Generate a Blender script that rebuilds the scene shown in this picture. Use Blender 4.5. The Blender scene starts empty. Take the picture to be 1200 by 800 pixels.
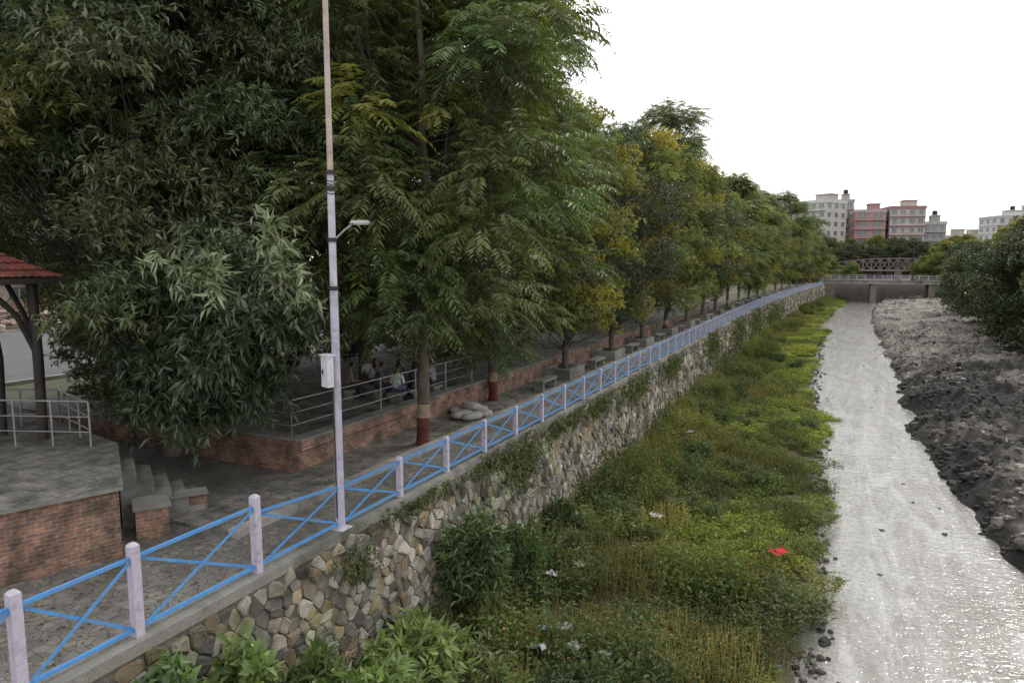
import bpy, math, random, time, bmesh
import numpy as np
from mathutils import Vector, noise
T0=time.time()
rng=np.random.default_rng(11); random.seed(5)
scn=bpy.context.scene
COL=scn.collection

# ---------------- mesh builder ----------------
class MB:
    def __init__(s): s.V=[];s.F=[];s.S=[];s.M=[];s.C=[];s.n=0;s.sm=[]
    def add(s,V,F,mat=0,col=(1,1,1),smooth=False):
        V=np.asarray(V,float).reshape(-1,3); F=np.asarray(F,int)
        m,k=F.shape
        s.V.append(V); s.F.append((F+s.n).ravel()); s.S.append(np.full(m,k))
        s.M.append(np.full(m,mat)); s.sm.append(np.full(m,smooth))
        c=np.asarray(col,float)
        if c.ndim==1: c=np.tile(c,(len(V),1))
        s.C.append(c); s.n+=len(V)
    def box(s,c,size,mat=0,col=(1,1,1),rz=0.0,taper=1.0):
        hx,hy,hz=[q/2 for q in size]
        v=np.array([[-hx,-hy,-hz],[hx,-hy,-hz],[hx,hy,-hz],[-hx,hy,-hz],[-hx*taper,-hy*taper,hz],[hx*taper,-hy*taper,hz],[hx*taper,hy*taper,hz],[-hx*taper,hy*taper,hz]])
        if rz:
            ca,sa=math.cos(rz),math.sin(rz); v=np.stack([v[:,0]*ca-v[:,1]*sa,v[:,0]*sa+v[:,1]*ca,v[:,2]],1)
        v=v+np.array(c)
        s.add(v,[[0,3,2,1],[4,5,6,7],[0,1,5,4],[1,2,6,5],[2,3,7,6],[3,0,4,7]],mat,col)
    def prism(s,poly,z0,z1,mat=0,col=(1,1,1)):
        n=len(poly)
        v=[(x,y,z0) for x,y in poly]+[(x,y,z1) for x,y in poly]
        s.add(v,[[i,(i+1)%n,n+(i+1)%n,n+i] for i in range(n)],mat,col)
        s.add([(x,y,z1) for x,y in poly],[list(range(n))],mat+1,col)
    def bar(s,a,b,w,h=None,mat=0,col=(1,1,1)):
        h=h or w; a=np.array(a,float);b=np.array(b,float);d=b-a;d/=np.linalg.norm(d)+1e-9
        up=np.array([0,0,1.]) if abs(d[2])<.95 else np.array([1.,0,0])
        sd=np.cross(d,up);sd/=np.linalg.norm(sd);u=np.cross(sd,d)
        v=[]
        for p in (a,b):
            for i,j in ((-1,-1),(1,-1),(1,1),(-1,1)): v.append(p+sd*i*w/2+u*j*h/2)
        s.add(v,[[0,1,2,3],[7,6,5,4],[0,4,5,1],[1,5,6,2],[2,6,7,3],[3,7,4,0]],mat,col)
    def tube(s,pts,rad,n=7,mat=0,col=(1,1,1),cap=False):
        pts=np.asarray(pts,float); m=len(pts)
        if np.isscalar(rad): rad=[rad]*m
        tan=np.gradient(pts,axis=0); tan/=np.linalg.norm(tan,axis=1)[:,None]+1e-9
        ref=np.array([0.3,1,0.1]) if abs(tan[0][1])<.9 else np.array([1.,.1,.2])
        ang=np.linspace(0,2*math.pi,n,endpoint=False); V=[]
        for i in range(m):
            a=np.cross(tan[i],ref);a/=np.linalg.norm(a)+1e-9;b=np.cross(tan[i],a)
            V.append(pts[i]+rad[i]*(np.cos(ang)[:,None]*a+np.sin(ang)[:,None]*b))
        V=np.concatenate(V)
        F=[[i*n+j,i*n+(j+1)%n,(i+1)*n+(j+1)%n,(i+1)*n+j] for i in range(m-1) for j in range(n)]
        c=np.asarray(col,float)
        if c.ndim==2: c=np.repeat(c,n,axis=0)
        s.add(V,F,mat,c,True)
        if cap: s.add(V[-n:],[list(range(n))],mat,c if c.ndim==1 else c[-n:])
    def mesh(s,name,mats):
        me=bpy.data.meshes.new(name)
        V=np.concatenate(s.V);L=np.concatenate(s.F);S=np.concatenate(s.S)
        me.vertices.add(len(V));me.vertices.foreach_set("co",V.astype(np.float32).ravel())
        me.loops.add(len(L));me.loops.foreach_set("vertex_index",L.astype(np.int32))
        me.polygons.add(len(S));st=np.concatenate([[0],np.cumsum(S)[:-1]]);me.polygons.foreach_set("loop_start",st.astype(np.int32))
        me.polygons.foreach_set("material_index",np.concatenate(s.M).astype(np.int32))
        me.polygons.foreach_set("use_smooth",np.concatenate(s.sm).astype(bool))
        me.update(calc_edges=True)
        at=me.color_attributes.new("col",'FLOAT_COLOR','POINT')
        C=np.concatenate(s.C);at.data.foreach_set("color",np.concatenate([C,np.ones((len(C),1))],1).astype(np.float32).ravel())
        for m in mats: me.materials.append(m)
        return me
    def obj(s,name,mats,parent=None):
        return mkobj(name,s.mesh(name,mats),parent)
def mkobj(name,me,parent=None,loc=(0,0,0),rz=0,sc=1):
    o=bpy.data.objects.new(name,me);COL.objects.link(o);o.location=loc;o.rotation_euler=(0,0,rz)
    o.scale=(sc,sc,sc) if np.isscalar(sc) else sc
    if parent: o.parent=parent
    return o
def empty(name,loc=(0,0,0)):
    o=bpy.data.objects.new(name,None);COL.objects.link(o);o.location=loc;return o

# ---------------- materials ----------------
def newmat(name):
    m=bpy.data.materials.new(name);m.use_nodes=True;nt=m.node_tree
    return m,nt,nt.nodes["Principled BSDF"],nt.nodes["Material Output"]
def N(nt,t,**k):
    n=nt.nodes.new(t)
    for a,b in k.items():
        if a in n.inputs: n.inputs[a].default_value=b
        else: setattr(n,a,b)
    return n
def mixc(nt,fac,a,b,mode='MIX'):
    n=nt.nodes.new('ShaderNodeMix');n.data_type='RGBA';n.blend_type=mode
    for i,v in ((0,fac),(6,a),(7,b)):
        if isinstance(v,bpy.types.NodeSocket): nt.links.new(v,n.inputs[i])
        else: n.inputs[i].default_value=v if i==0 else (*v,1)
    return n.outputs[2]
def ramp(nt,src,p0,p1,c0=(0,0,0),c1=(1,1,1)):
    r=nt.nodes.new('ShaderNodeValToRGB');r.color_ramp.elements[0].position=p0;r.color_ramp.elements[1].position=p1
    r.color_ramp.elements[0].color=(*c0,1);r.color_ramp.elements[1].color=(*c1,1);nt.links.new(src,r.inputs[0]);return r.outputs[0]
def surf(name,c1,c2,scale=3.0,rough=.85,bump=.3,fine=25.0,attr=False,spec=.3,metal=0,dirt=None,dirts=.6,bd=.03,det=5.0):
    m,nt,p,o=newmat(name)
    g=N(nt,'ShaderNodeNewGeometry')
    n1=N(nt,'ShaderNodeTexNoise',Scale=scale,Detail=6.0,Roughness=.65);nt.links.new(g.outputs['Position'],n1.inputs['Vector'])
    n2=N(nt,'ShaderNodeTexNoise',Scale=fine,Detail=det,Roughness=.7);nt.links.new(g.outputs['Position'],n2.inputs['Vector'])
    c=mixc(nt,ramp(nt,n1.outputs['Fac'],.35,.65),c1,c2)
    c=mixc(nt,.5,c,ramp(nt,n2.outputs['Fac'],.3,.7,(.45,.45,.45),(1.3,1.3,1.3)),'MULTIPLY')
    if dirt:
        n3=N(nt,'ShaderNodeTexNoise',Scale=dirts,Detail=8.0,Roughness=.7);nt.links.new(g.outputs['Position'],n3.inputs['Vector'])
        c=mixc(nt,ramp(nt,n3.outputs['Fac'],.48,.66),c,dirt)
    if attr:
        a=N(nt,'ShaderNodeAttribute',attribute_name='col');c=mixc(nt,1.0,c,a.outputs['Color'],'MULTIPLY')
    nt.links.new(c,p.inputs['Base Color']);p.inputs['Roughness'].default_value=rough;p.inputs['Specular IOR Level'].default_value=spec;p.inputs['Metallic'].default_value=metal
    if bump:
        b=N(nt,'ShaderNodeBump',Strength=bump,Distance=bd);nt.links.new(n2.outputs['Fac'],b.inputs['Height']);nt.links.new(b.outputs[0],p.inputs['Normal'])
    return m
def leafmat(name,c1,c2,trans=.3,rough=.5,wscale=None,gloss=.35):
    m,nt,p,o=newmat(name)
    a=N(nt,'ShaderNodeAttribute',attribute_name='col');oi=N(nt,'ShaderNodeObjectInfo')
    if wscale:
        g=N(nt,'ShaderNodeNewGeometry');n1=N(nt,'ShaderNodeTexNoise',Scale=wscale,Detail=2.0);nt.links.new(g.outputs['Position'],n1.inputs['Vector'])
        c=mixc(nt,ramp(nt,n1.outputs['Fac'],.4,.6),c1,c2)
    else: c=mixc(nt,oi.outputs['Random'],c1,c2)
    c=mixc(nt,1.0,c,a.outputs['Color'],'MULTIPLY')
    if wscale: c=mixc(nt,.7,c,ramp(nt,oi.outputs['Random'],0,1,(.5,.52,.55),(1.4,1.3,1.1)),'MULTIPLY')
    nt.links.new(c,p.inputs['Base Color']);p.inputs['Roughness'].default_value=rough;p.inputs['Specular IOR Level'].default_value=gloss
    t=N(nt,'ShaderNodeBsdfTranslucent');nt.links.new(mixc(nt,1.0,c,(1.3,1.4,.6),'MULTIPLY'),t.inputs['Color'])
    mx=N(nt,'ShaderNodeMixShader');mx.inputs[0].default_value=trans
    nt.links.new(p.outputs[0],mx.inputs[1]);nt.links.new(t.outputs[0],mx.inputs[2]);nt.links.new(mx.outputs[0],o.inputs[0])
    return m
def paving(name,c1,c2,joint,scale=2.2):
    m,nt,p,o=newmat(name)
    g=N(nt,'ShaderNodeNewGeometry')
    v=N(nt,'ShaderNodeTexVoronoi',Scale=scale);v.feature='F1';ve=N(nt,'ShaderNodeTexVoronoi',Scale=scale);ve.feature='DISTANCE_TO_EDGE'
    for q in (v,ve): q.inputs['Randomness'].default_value=.75
    n1=N(nt,'ShaderNodeTexNoise',Scale=.9,Detail=7.0,Roughness=.7);n2=N(nt,'ShaderNodeTexNoise',Scale=40.0,Detail=4.0)
    for q in (v,ve,n1,n2): nt.links.new(g.outputs['Position'],q.inputs['Vector'])
    sep=N(nt,'ShaderNodeSeparateColor');nt.links.new(v.outputs['Color'],sep.inputs[0])
    c=mixc(nt,sep.outputs[0],c1,c2)
    c=mixc(nt,.9,c,ramp(nt,n1.outputs['Fac'],.35,.65,(.45,.45,.43),(1.25,1.22,1.2)),'MULTIPLY')
    c=mixc(nt,.4,c,ramp(nt,n2.outputs['Fac'],.3,.7,(.5,.5,.5),(1.3,1.3,1.3)),'MULTIPLY')
    e=ramp(nt,ve.outputs['Distance'],.01,.05)
    c=mixc(nt,e,joint,c)
    nt.links.new(c,p.inputs['Base Color']);p.inputs['Roughness'].default_value=.65;p.inputs['Specular IOR Level'].default_value=.45
    b=N(nt,'ShaderNodeBump',Strength=.5,Distance=.02);nt.links.new(e,b.inputs['Height']);nt.links.new(b.outputs[0],p.inputs['Normal'])
    return m
def brick(name,c1,c2,mortar,bw=.24,bh=.075,ms=.009,flat=False):
    m,nt,p,o=newmat(name)
    g=N(nt,'ShaderNodeNewGeometry');sx=N(nt,'ShaderNodeSeparateXYZ');nt.links.new(g.outputs['Position'],sx.inputs[0])
    cx=N(nt,'ShaderNodeCombineXYZ')
    if flat:
        nt.links.new(sx.outputs[1],cx.inputs[0]);nt.links.new(sx.outputs[0],cx.inputs[1])
    else:
        ad=N(nt,'ShaderNodeMath');ad.operation='ADD';nt.links.new(sx.outputs[0],ad.inputs[0]);nt.links.new(sx.outputs[1],ad.inputs[1])
        nt.links.new(ad.outputs[0],cx.inputs[0]);nt.links.new(sx.outputs[2],cx.inputs[1])
    b=N(nt,'ShaderNodeTexBrick',Scale=1.0);b.inputs['Brick Width'].default_value=bw;b.inputs['Row Height'].default_value=bh;b.inputs['Mortar Size'].default_value=ms
    b.inputs['Mortar Smooth'].default_value=.3
    b.inputs['Color1'].default_value=(*c1,1);b.inputs['Color2'].default_value=(*c2,1);b.inputs['Mortar'].default_value=(*mortar,1)
    nz=N(nt,'ShaderNodeTexNoise',Scale=7.0,Detail=2.0);nt.links.new(g.outputs['Position'],nz.inputs['Vector'])
    wob=N(nt,'ShaderNodeVectorMath',operation='MULTIPLY_ADD');nt.links.new(nz.outputs['Color'],wob.inputs[0]);wob.inputs[1].default_value=(.025,.025,.025);nt.links.new(cx.outputs[0],wob.inputs[2])
    nt.links.new(wob.outputs[0],b.inputs['Vector'])
    n1=N(nt,'ShaderNodeTexNoise',Scale=1.6,Detail=7.0,Roughness=.7);nt.links.new(g.outputs['Position'],n1.inputs['Vector'])
    c=mixc(nt,.9,b.outputs['Color'],ramp(nt,n1.outputs['Fac'],.38,.62,(.3,.33,.3),(1.25,1.2,1.15)),'MULTIPLY')
    n2=N(nt,'ShaderNodeTexNoise',Scale=14.0,Detail=4.0);nt.links.new(g.outputs['Position'],n2.inputs['Vector'])
    c=mixc(nt,.5,c,ramp(nt,n2.outputs['Fac'],.3,.7,(.4,.4,.4),(1.4,1.4,1.4)),'MULTIPLY')
    nt.links.new(c,p.inputs['Base Color']);p.inputs['Roughness'].default_value=.85
    bb=N(nt,'ShaderNodeBump',Strength=.8,Distance=.02);bb.invert=True;nt.links.new(b.outputs['Fac'],bb.inputs['Height']);nt.links.new(bb.outputs[0],p.inputs['Normal'])
    return m

M_bark=surf('bark',(.08,.062,.045),(.14,.115,.09),3,.95,.6,30,attr=True)
M_frond=leafmat('frond_leaf',(.105,.145,.058),(.135,.168,.062),.34,.42,gloss=.5)
M_broad=leafmat('broad_leaf',(.055,.080,.039),(.078,.105,.045),.2,.36,gloss=.6)
M_light=leafmat('light_leaf',(.145,.18,.065),(.18,.20,.075),.36,.45)
M_weed=leafmat('weed_leaf',(.098,.13,.048),(.17,.20,.068),.3,.6,wscale=.16)
M_stone=surf('rubble_stone',(.31,.285,.25),(.42,.40,.36),6,.9,.5,40,attr=True,dirt=(.11,.105,.085),dirts=.8)
M_mortar=surf('wall_mortar',(.10,.09,.075),(.17,.155,.13),4,.95,.5,40,dirt=(.045,.05,.03))
M_conc=surf('concrete',(.26,.25,.23),(.35,.33,.305),1.5,.9,.25,30,dirt=(.14,.135,.115))
M_concd=surf('old_concrete',(.17,.165,.148),(.25,.24,.215),1.5,.9,.3,30,dirt=(.08,.08,.063))
M_pave=paving('stone_paving',(.14,.134,.122),(.20,.193,.176),(.075,.07,.062),5.2)
M_slab=brick('slab_paving',(.155,.15,.135),(.205,.195,.18),(.07,.07,.06),.62,.42,.012,True)
M_brick=brick('old_brick',(.33,.16,.105),(.19,.10,.075),(.28,.255,.22),ms=.011)
M_soil=surf('bank_soil',(.13,.108,.078),(.09,.082,.05),1.2,.95,.8,12,dirt=(.055,.07,.03))
M_mud=surf('river_mud',(.7,.7,.7),(1.12,1.1,1.04),1.5,.7,1.0,4.5,attr=True,spec=.35,bd=.22,det=9.0)
M_rock=surf('river_rock',(.8,.8,.8),(1.1,1.1,1.1),6,.8,.5,30,attr=True)
M_ground=surf('land_ground',(.13,.12,.09),(.09,.10,.05),.3,.95,.3,5)
M_asph=surf('asphalt',(.10,.10,.105),(.13,.13,.132),.6,.9,.3,30)
M_blue=surf('blue_paint',(.07,.23,.53),(.09,.29,.61),5,.5,.08,40,dirt=(.13,.23,.38),dirts=6)
M_lilac=surf('lilac_paint',(.42,.38,.47),(.52,.48,.56),5,.6,.15,40,dirt=(.25,.23,.26),dirts=5)
M_pole=surf('pole_paint',(.42,.40,.46),(.52,.50,.53),3,.55,.12,30,attr=True,dirt=(.30,.27,.26),dirts=2.5)
M_steel=surf('steel_rail',(.26,.26,.26),(.38,.38,.38),4,.4,.05,40,metal=.5)
M_dark=surf('dark_metal',(.03,.025,.022),(.05,.04,.035),4,.6,.1,40)
M_tile=surf('roof_tile',(.20,.06,.045),(.27,.09,.065),4,.8,.3,20,attr=True,dirt=(.09,.05,.04),dirts=3)
M_white=surf('white_plastic',(.5,.52,.54),(.62,.62,.63),5,.5,.1,30)
M_col=surf('painted',(.8,.8,.8),(1,1,1),.4,.8,.1,8,attr=True)
M_glass,nt,p,o=newmat('window_glass');nz=N(nt,'ShaderNodeTexNoise',Scale=.6);nt.links.new(ramp(nt,nz.outputs['Fac'],.3,.7,(.08,.09,.10),(.18,.20,.22)),p.inputs['Base Color']);p.inputs['Roughness'].default_value=.25

# water: murky grey, rippled, glossy
M_water,nt,p,o=newmat('river_water')
g=N(nt,'ShaderNodeNewGeometry')
def wmap(sc,rot=.1):
    mp=N(nt,'ShaderNodeMapping');mp.inputs['Scale'].default_value=sc;mp.inputs['Rotation'].default_value=(0,0,rot);nt.links.new(g.outputs['Position'],mp.inputs['Vector']);return mp.outputs[0]
vA=wmap((1.0,1.5,1));vB=wmap((1.3,.22,1));vC=wmap((1,1.3,1),-.3)
nA=N(nt,'ShaderNodeTexNoise',Scale=2.6,Detail=3.0,Roughness=.5,Distortion=.5);nt.links.new(vA,nA.inputs['Vector'])
nC=N(nt,'ShaderNodeTexNoise',Scale=8.0,Detail=2.0,Roughness=.5,Distortion=.3);nt.links.new(vC,nC.inputs['Vector'])
nB=N(nt,'ShaderNodeTexNoise',Scale=.9,Detail=8.0,Roughness=.62,Distortion=.7);nt.links.new(vB,nB.inputs['Vector'])
nD=N(nt,'ShaderNodeTexNoise',Scale=.22,Detail=4.0,Roughness=.6);nt.links.new(vA,nD.inputs['Vector'])
c=mixc(nt,ramp(nt,nD.outputs['Fac'],.38,.62),(.17,.162,.142),(.235,.228,.208))
c=mixc(nt,ramp(nt,nB.outputs['Fac'],.42,.66),c,(.36,.355,.335))
c=mixc(nt,.55,c,ramp(nt,nC.outputs['Fac'],.35,.6,(.62,.61,.58),(1.15,1.15,1.15)),'MULTIPLY')
nt.links.new(c,p.inputs['Base Color']);p.inputs['Roughness'].default_value=.09;p.inputs['Specular IOR Level'].default_value=.75;p.inputs['IOR'].default_value=1.4
b=N(nt,'ShaderNodeBump',Strength=.5,Distance=.085);nt.links.new(nA.outputs['Fac'],b.inputs['Height'])
b2=N(nt,'ShaderNodeBump',Strength=.5,Distance=.035);nt.links.new(nC.outputs['Fac'],b2.inputs['Height']);nt.links.new(b.outputs[0],b2.inputs['Normal']);nt.links.new(b2.outputs[0],p.inputs['Normal'])

# ---------------- layout functions ----------------
def wx(y): return -8.95+5.0*max(0.0,(y-85)/105.0)**1.5
YL=[-10,18,30,45,63,90,126,160,200,240];XL=[.3,-.1,-.3,-.9,-1.5,-1.9,-2.1,-.5,2.5,4]
YR=[-10,20,26,38,49,60,77,100,130,165,200,240];XR=[9,7.3,6.0,4.9,4.6,4.9,5.2,5.2,5.2,6.5,10,12]
def fn(x,y,z=0): return noise.noise(Vector((x,y,z)))
def xl(y): return np.interp(y,YL,XL)+.5*fn(0,y*.25,3)+.3*fn(5,y*.9,1)
def xr(y): return np.interp(y,YR,XR)+.7*fn(9,y*.2,7)+.4*fn(2,y*.8,4)
WZ=-4.8
mb=MB()
ys=[-60,0,60,85,100,120,140,160,190,240,900]
rows=[]
for y in ys:
    w=wx(min(y,190))
    rows.append([(-700,y,-.03),(w-.35,y,-.03),(w-.3,y,-5.6),(20,y,-5.6),(26,y,-1.6),(700,y,-1.2)])
V=np.array(rows).reshape(-1,3);k=6
mb.add(V,[[i*k+j,i*k+j+1,(i+1)*k+j+1,(i+1)*k+j] for i in range(len(ys)-1) for j in range(k-1)])
mb.obj('ground',[M_ground])

mb=MB();yy=np.arange(-12,235,4.0)
V=[];
for y in yy: V+= [(np.interp(y,YL,XL)-2.5,y,WZ),(np.interp(y,YR,XR)+3.0,y,WZ)]
mb.add(V,[[2*i,2*i+1,2*i+3,2*i+2] for i in range(len(yy)-1)])
mb.obj('river_water',[M_water])

def lbz(x,y):
    w=wx(y)+.1;e=xl(y);t=(x-w)/(e-w)
    z=-4.0-.5*t+.25*fn(x*.4,y*.35)+.12*fn(x*1.3,y*1.2,5)
    if t>.9: z-=(t-.9)*7.0
    return z
def grid(mb,xs_of,ys,zf,mat=0,colf=None):
    V=[];C=[];k=None
    for y in ys:
        xs=xs_of(y);k=len(xs)
        for x in xs:
            z=zf(x,y);V.append((x,y,z))
            if colf: C.append(colf(x,y,z))
    mb.add(V,[[i*k+j,i*k+j+1,(i+1)*k+j+1,(i+1)*k+j] for i in range(len(ys)-1) for j in range(k-1)],mat,np.array(C) if colf else (1,1,1),True)
ysn=np.concatenate([np.arange(-6,60,.4),np.arange(60,225,1.2)])
mb=MB();grid(mb,lambda y:np.linspace(wx(y)-.2,xl(y)+.9,34),ysn,lbz);mb.obj('river_bank',[M_soil])
def rbz(x,y):
    e=xr(y);d=x-e
    z=-5.1+min(1.0,max(0,d+.5)/1.4)*.8
    z+=max(0,d)*.06
    amp=min(1,max(0,d)/1.2)
    z+=amp*(.6*abs(fn(x*.35,y*.3,2))+.65*abs(fn(x*.9,y*.8,8))+.45*abs(fn(x*2.1,y*2.0,3))+.26*fn(x*4.6,y*4.6,4))
    m=math.exp(-((x-11)**2/9+(y-31)**2/60));z+=1.3*m
    m=math.exp(-((x-13)**2/12+(y-62)**2/300));z+=1.3*m
    m=math.exp(-((x-7.3)**2/3+(y-50)**2/90));z+=.8*m*amp
    return z
def mudcol(x,y,z):
    e=xr(y);d=x-e
    n=fn(x*.3,y*.22,11)+.6*fn(x*1.1,y*.9,2)+.3*fn(x*3,y*3,2)
    dark=np.array([.019,.017,.015]);mid=np.array([.112,.101,.086]);lite=np.array([.235,.217,.19])
    f=.48+n*1.1
    if y>35 and y<68 and d<6.0: f-=.9*(1-abs(y-51)/17)
    if y>75: f+=.22
    if d<.4: f-=.5
    f=min(1,max(0,f))
    return dark+(mid-dark)*min(1,f*2)+(lite-mid)*max(0,f*2-1)
ysr=np.concatenate([np.arange(10,72,.2),np.arange(72,235,.9)])
mb=MB();grid(mb,lambda y:xr(y)-.6+np.linspace(0,1,105)**1.15*19,ysr,rbz,0,mudcol);mb.obj('mud_bank',[M_mud])

bm=bmesh.new();bmesh.ops.create_icosphere(bm,subdivisions=2,radius=1);bm.verts.ensure_lookup_table()
IV=np.array([v.co[:] for v in bm.verts]);IF=np.array([[v.index for v in f.verts] for f in bm.faces]);bm.free()
def rock(mb,p,s,col,mat=0):
    n=rng.normal(0,.12,len(IV))[:,None]
    v=np.sign(IV)*np.abs(IV)**.75*(1+n)*np.array([1,rng.uniform(.6,1),rng.uniform(.4,.75)])*s
    a=rng.uniform(0,6.28);v=np.stack([v[:,0]*math.cos(a)-v[:,1]*math.sin(a),v[:,0]*math.sin(a)+v[:,1]*math.cos(a),v[:,2]],1)
    mb.add(v+np.array(p),IF,mat,col)
mb=MB()
for i in range(4200):
    y=14+rng.random()**1.4*95; x=xr(y)+abs(rng.normal(0,1))*5.0-.1
    s=rng.uniform(.04,.16)*(1 if rng.random()<.93 else 2.1);m=mudcol(x,y,0);c=rng.uniform(.7,2.0)
    rock(mb,(x,y,rbz(x,y)+s*.05),s,m*c+.014)
for i in range(420):
    y=14+rng.random()**1.3*100; x=xl(y)+rng.normal(0,.25)
    s=rng.uniform(.04,.15);c=rng.uniform(.03,.12);rock(mb,(x,y,WZ+.02+s*.1),s,(c,c*.95,c*.88))
for i in range(60):
    y=rng.uniform(20,110);x=rng.uniform(xl(y),xr(y));s=rng.uniform(.04,.14);rock(mb,(x,y,WZ-.03),s,(.05,.05,.045))
mb.obj('river_rocks',[M_rock])

# ---------------- rubble retaining wall ----------------
def clip(poly,px,py,nx,ny):
    out=[];n=len(poly)
    for i in range(n):
        a=poly[i];b=poly[(i+1)%n]
        da=(a[0]-px)*nx+(a[1]-py)*ny;db=(b[0]-px)*nx+(b[1]-py)*ny
        if da<=0: out.append(a)
        if (da<0)!=(db<0) and da!=db:
            t=da/(da-db);out.append((a[0]+(b[0]-a[0])*t,a[1]+(b[1]-a[1])*t))
    return out
mb=MB();ZT=-.02;ZB=-5.0
yw=np.concatenate([np.arange(-8,90,4),np.arange(90,196,3)])
V=[]
for y in yw:
    for z in (ZT,ZB): V.append((wx(y)+.03+.06*(ZT-z),y,z))
mb.add(V,[[2*i,2*i+1,2*i+3,2*i+2] for i in range(len(yw)-1)],1)
pal=np.array([[.95,.93,.88],[.8,.79,.76],[1.25,1.21,1.12],[1.0,.84,.6],[.6,.59,.56],[1.5,1.48,1.43],[.95,.8,.6],[.42,.42,.41],[1.1,1.03,.9],[.55,.5,.43],[.9,.9,.88]])
for (ya,yb,cw,ch) in ((1,42,.36,.21),(42,100,.5,.32),(100,196,.8,.5)):
    ny=int((yb-ya)/cw);nz=int((ZT-ZB)/ch)
    S=np.zeros((ny+4,nz+4,2))
    for i in range(ny+4):
        for j in range(nz+4):
            S[i,j]=((i-2+.5+(.5 if j%2 else 0)+rng.uniform(-.46,.46))*cw+ya,(j-2+.5+rng.uniform(-.46,.46))*ch+ZB)
    for i in range(2,ny+2):
        for j in range(2,nz+2):
            cx,cz=S[i,j];poly=[(cx-cw*1.2,cz-ch*1.2),(cx+cw*1.2,cz-ch*1.2),(cx+cw*1.2,cz+ch*1.2),(cx-cw*1.2,cz+ch*1.2)]
            for a in (-2,-1,0,1,2):
                for b_ in (-2,-1,0,1,2):
                    if a==0 and b_==0: continue
                    if not(0<=i+a<ny+4 and 0<=j+b_<nz+4): continue
                    q=S[i+a,j+b_];dx,dz=q[0]-cx,q[1]-cz
                    if abs(dx)>cw*2.4 : continue
                    poly=clip(poly,(cx+q[0])/2,(cz+q[1])/2,dx,dz)
                    if len(poly)<3: break
                if len(poly)<3: break
            if len(poly)<3: continue
            P=np.array(poly);P[:,1]=np.minimum(P[:,1],ZT-.01);c=P.mean(0)
            if P[:,1].max()-P[:,1].min()<.05: continue
            Q=[]
            for k2 in range(len(P)):
                A=P[k2];B=P[(k2+1)%len(P)]
                Q+= [A*.86+B*.14,A*.14+B*.86]
            P=np.array(Q);n=len(P)
            d=rng.uniform(.015,.09)*(cw/.34)**.5;rings=[];tl=rng.normal(0,.12,2)
            for sc,dp in ((.95,-.02),(.91,d*.8),(.66,d)):
                R=c+(P-c)*sc*(1+rng.normal(0,.025,(n,1)))
                X=np.array([wx(y)+.03+.06*(ZT-z) for y,z in R])+dp*(1+rng.normal(0,.12,n))+((R-c)@tl if dp>0 else 0)
                rings.append(np.stack([X,R[:,0],R[:,1]],1))
            VV=np.concatenate(rings)
            col=pal[rng.integers(len(pal))]*rng.uniform(.65,1.1)
            damp=.5+.5*fn(c[0]*.25,c[1]*.6,30)+.45*fn(c[0]*1.0,c[1]*.3,12);damp=min(1,max(0,damp))
            col=col*(1-.5*damp*damp)*(np.array([.92,1.0,.85]) if damp>.6 else 1)
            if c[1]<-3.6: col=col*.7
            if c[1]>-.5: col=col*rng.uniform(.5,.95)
            F=[[r*n+a,r*n+(a+1)%n,(r+1)*n+(a+1)%n,(r+1)*n+a] for r in range(2) for a in range(n)]
            mb.add(VV,F,0,col);mb.add(rings[2],[list(range(n))],0,col)
mb.obj('stone_retaining_wall',[M_stone,M_mortar])
def strip(mb,o0,o1,z0,z1,ya,yb,mat=0,step=3,col=(1,1,1)):
    ys=list(np.arange(ya,yb,step))+[yb];V=[]
    for y in ys: V+=[(wx(y)+o0,y,z0),(wx(y)+o0,y,z1),(wx(y)+o1,y,z1),(wx(y)+o1,y,z0)]
    F=[]
    for i in range(len(ys)-1):
        a=4*i;F+=[[a,a+1,a+5,a+4],[a+1,a+2,a+6,a+5],[a+2,a+3,a+7,a+6]]
    F+=[[3,2,1,0],[len(V)-4,len(V)-3,len(V)-2,len(V)-1]]
    mb.add(V,F,mat,col)
mb=MB();strip(mb,-.42,.07,-.14,.05,-8,195);mb.obj('wall_coping',[M_concd])
mb=MB();strip(mb,-1.7,-.42,-.1,.0,-8,195);mb.obj('promenade_path',[M_pave])
mb=MB();strip(mb,-1.95,-1.7,-.1,.16,9.5,195);mb.obj('kerb',[M_conc])
mb=MB();strip(mb,-3.6,-1.95,-.1,.08,9.5,195);mb.obj('tree_bed_pavement',[M_slab])
mb=MB();mb.add([(-34,-8,-.002),(-10.65,-8,-.002),(-10.65,13.3,-.002),(-34,13.3,-.002)],[[0,1,2,3]]);mb.obj('paved_courtyard',[M_pave])

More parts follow.
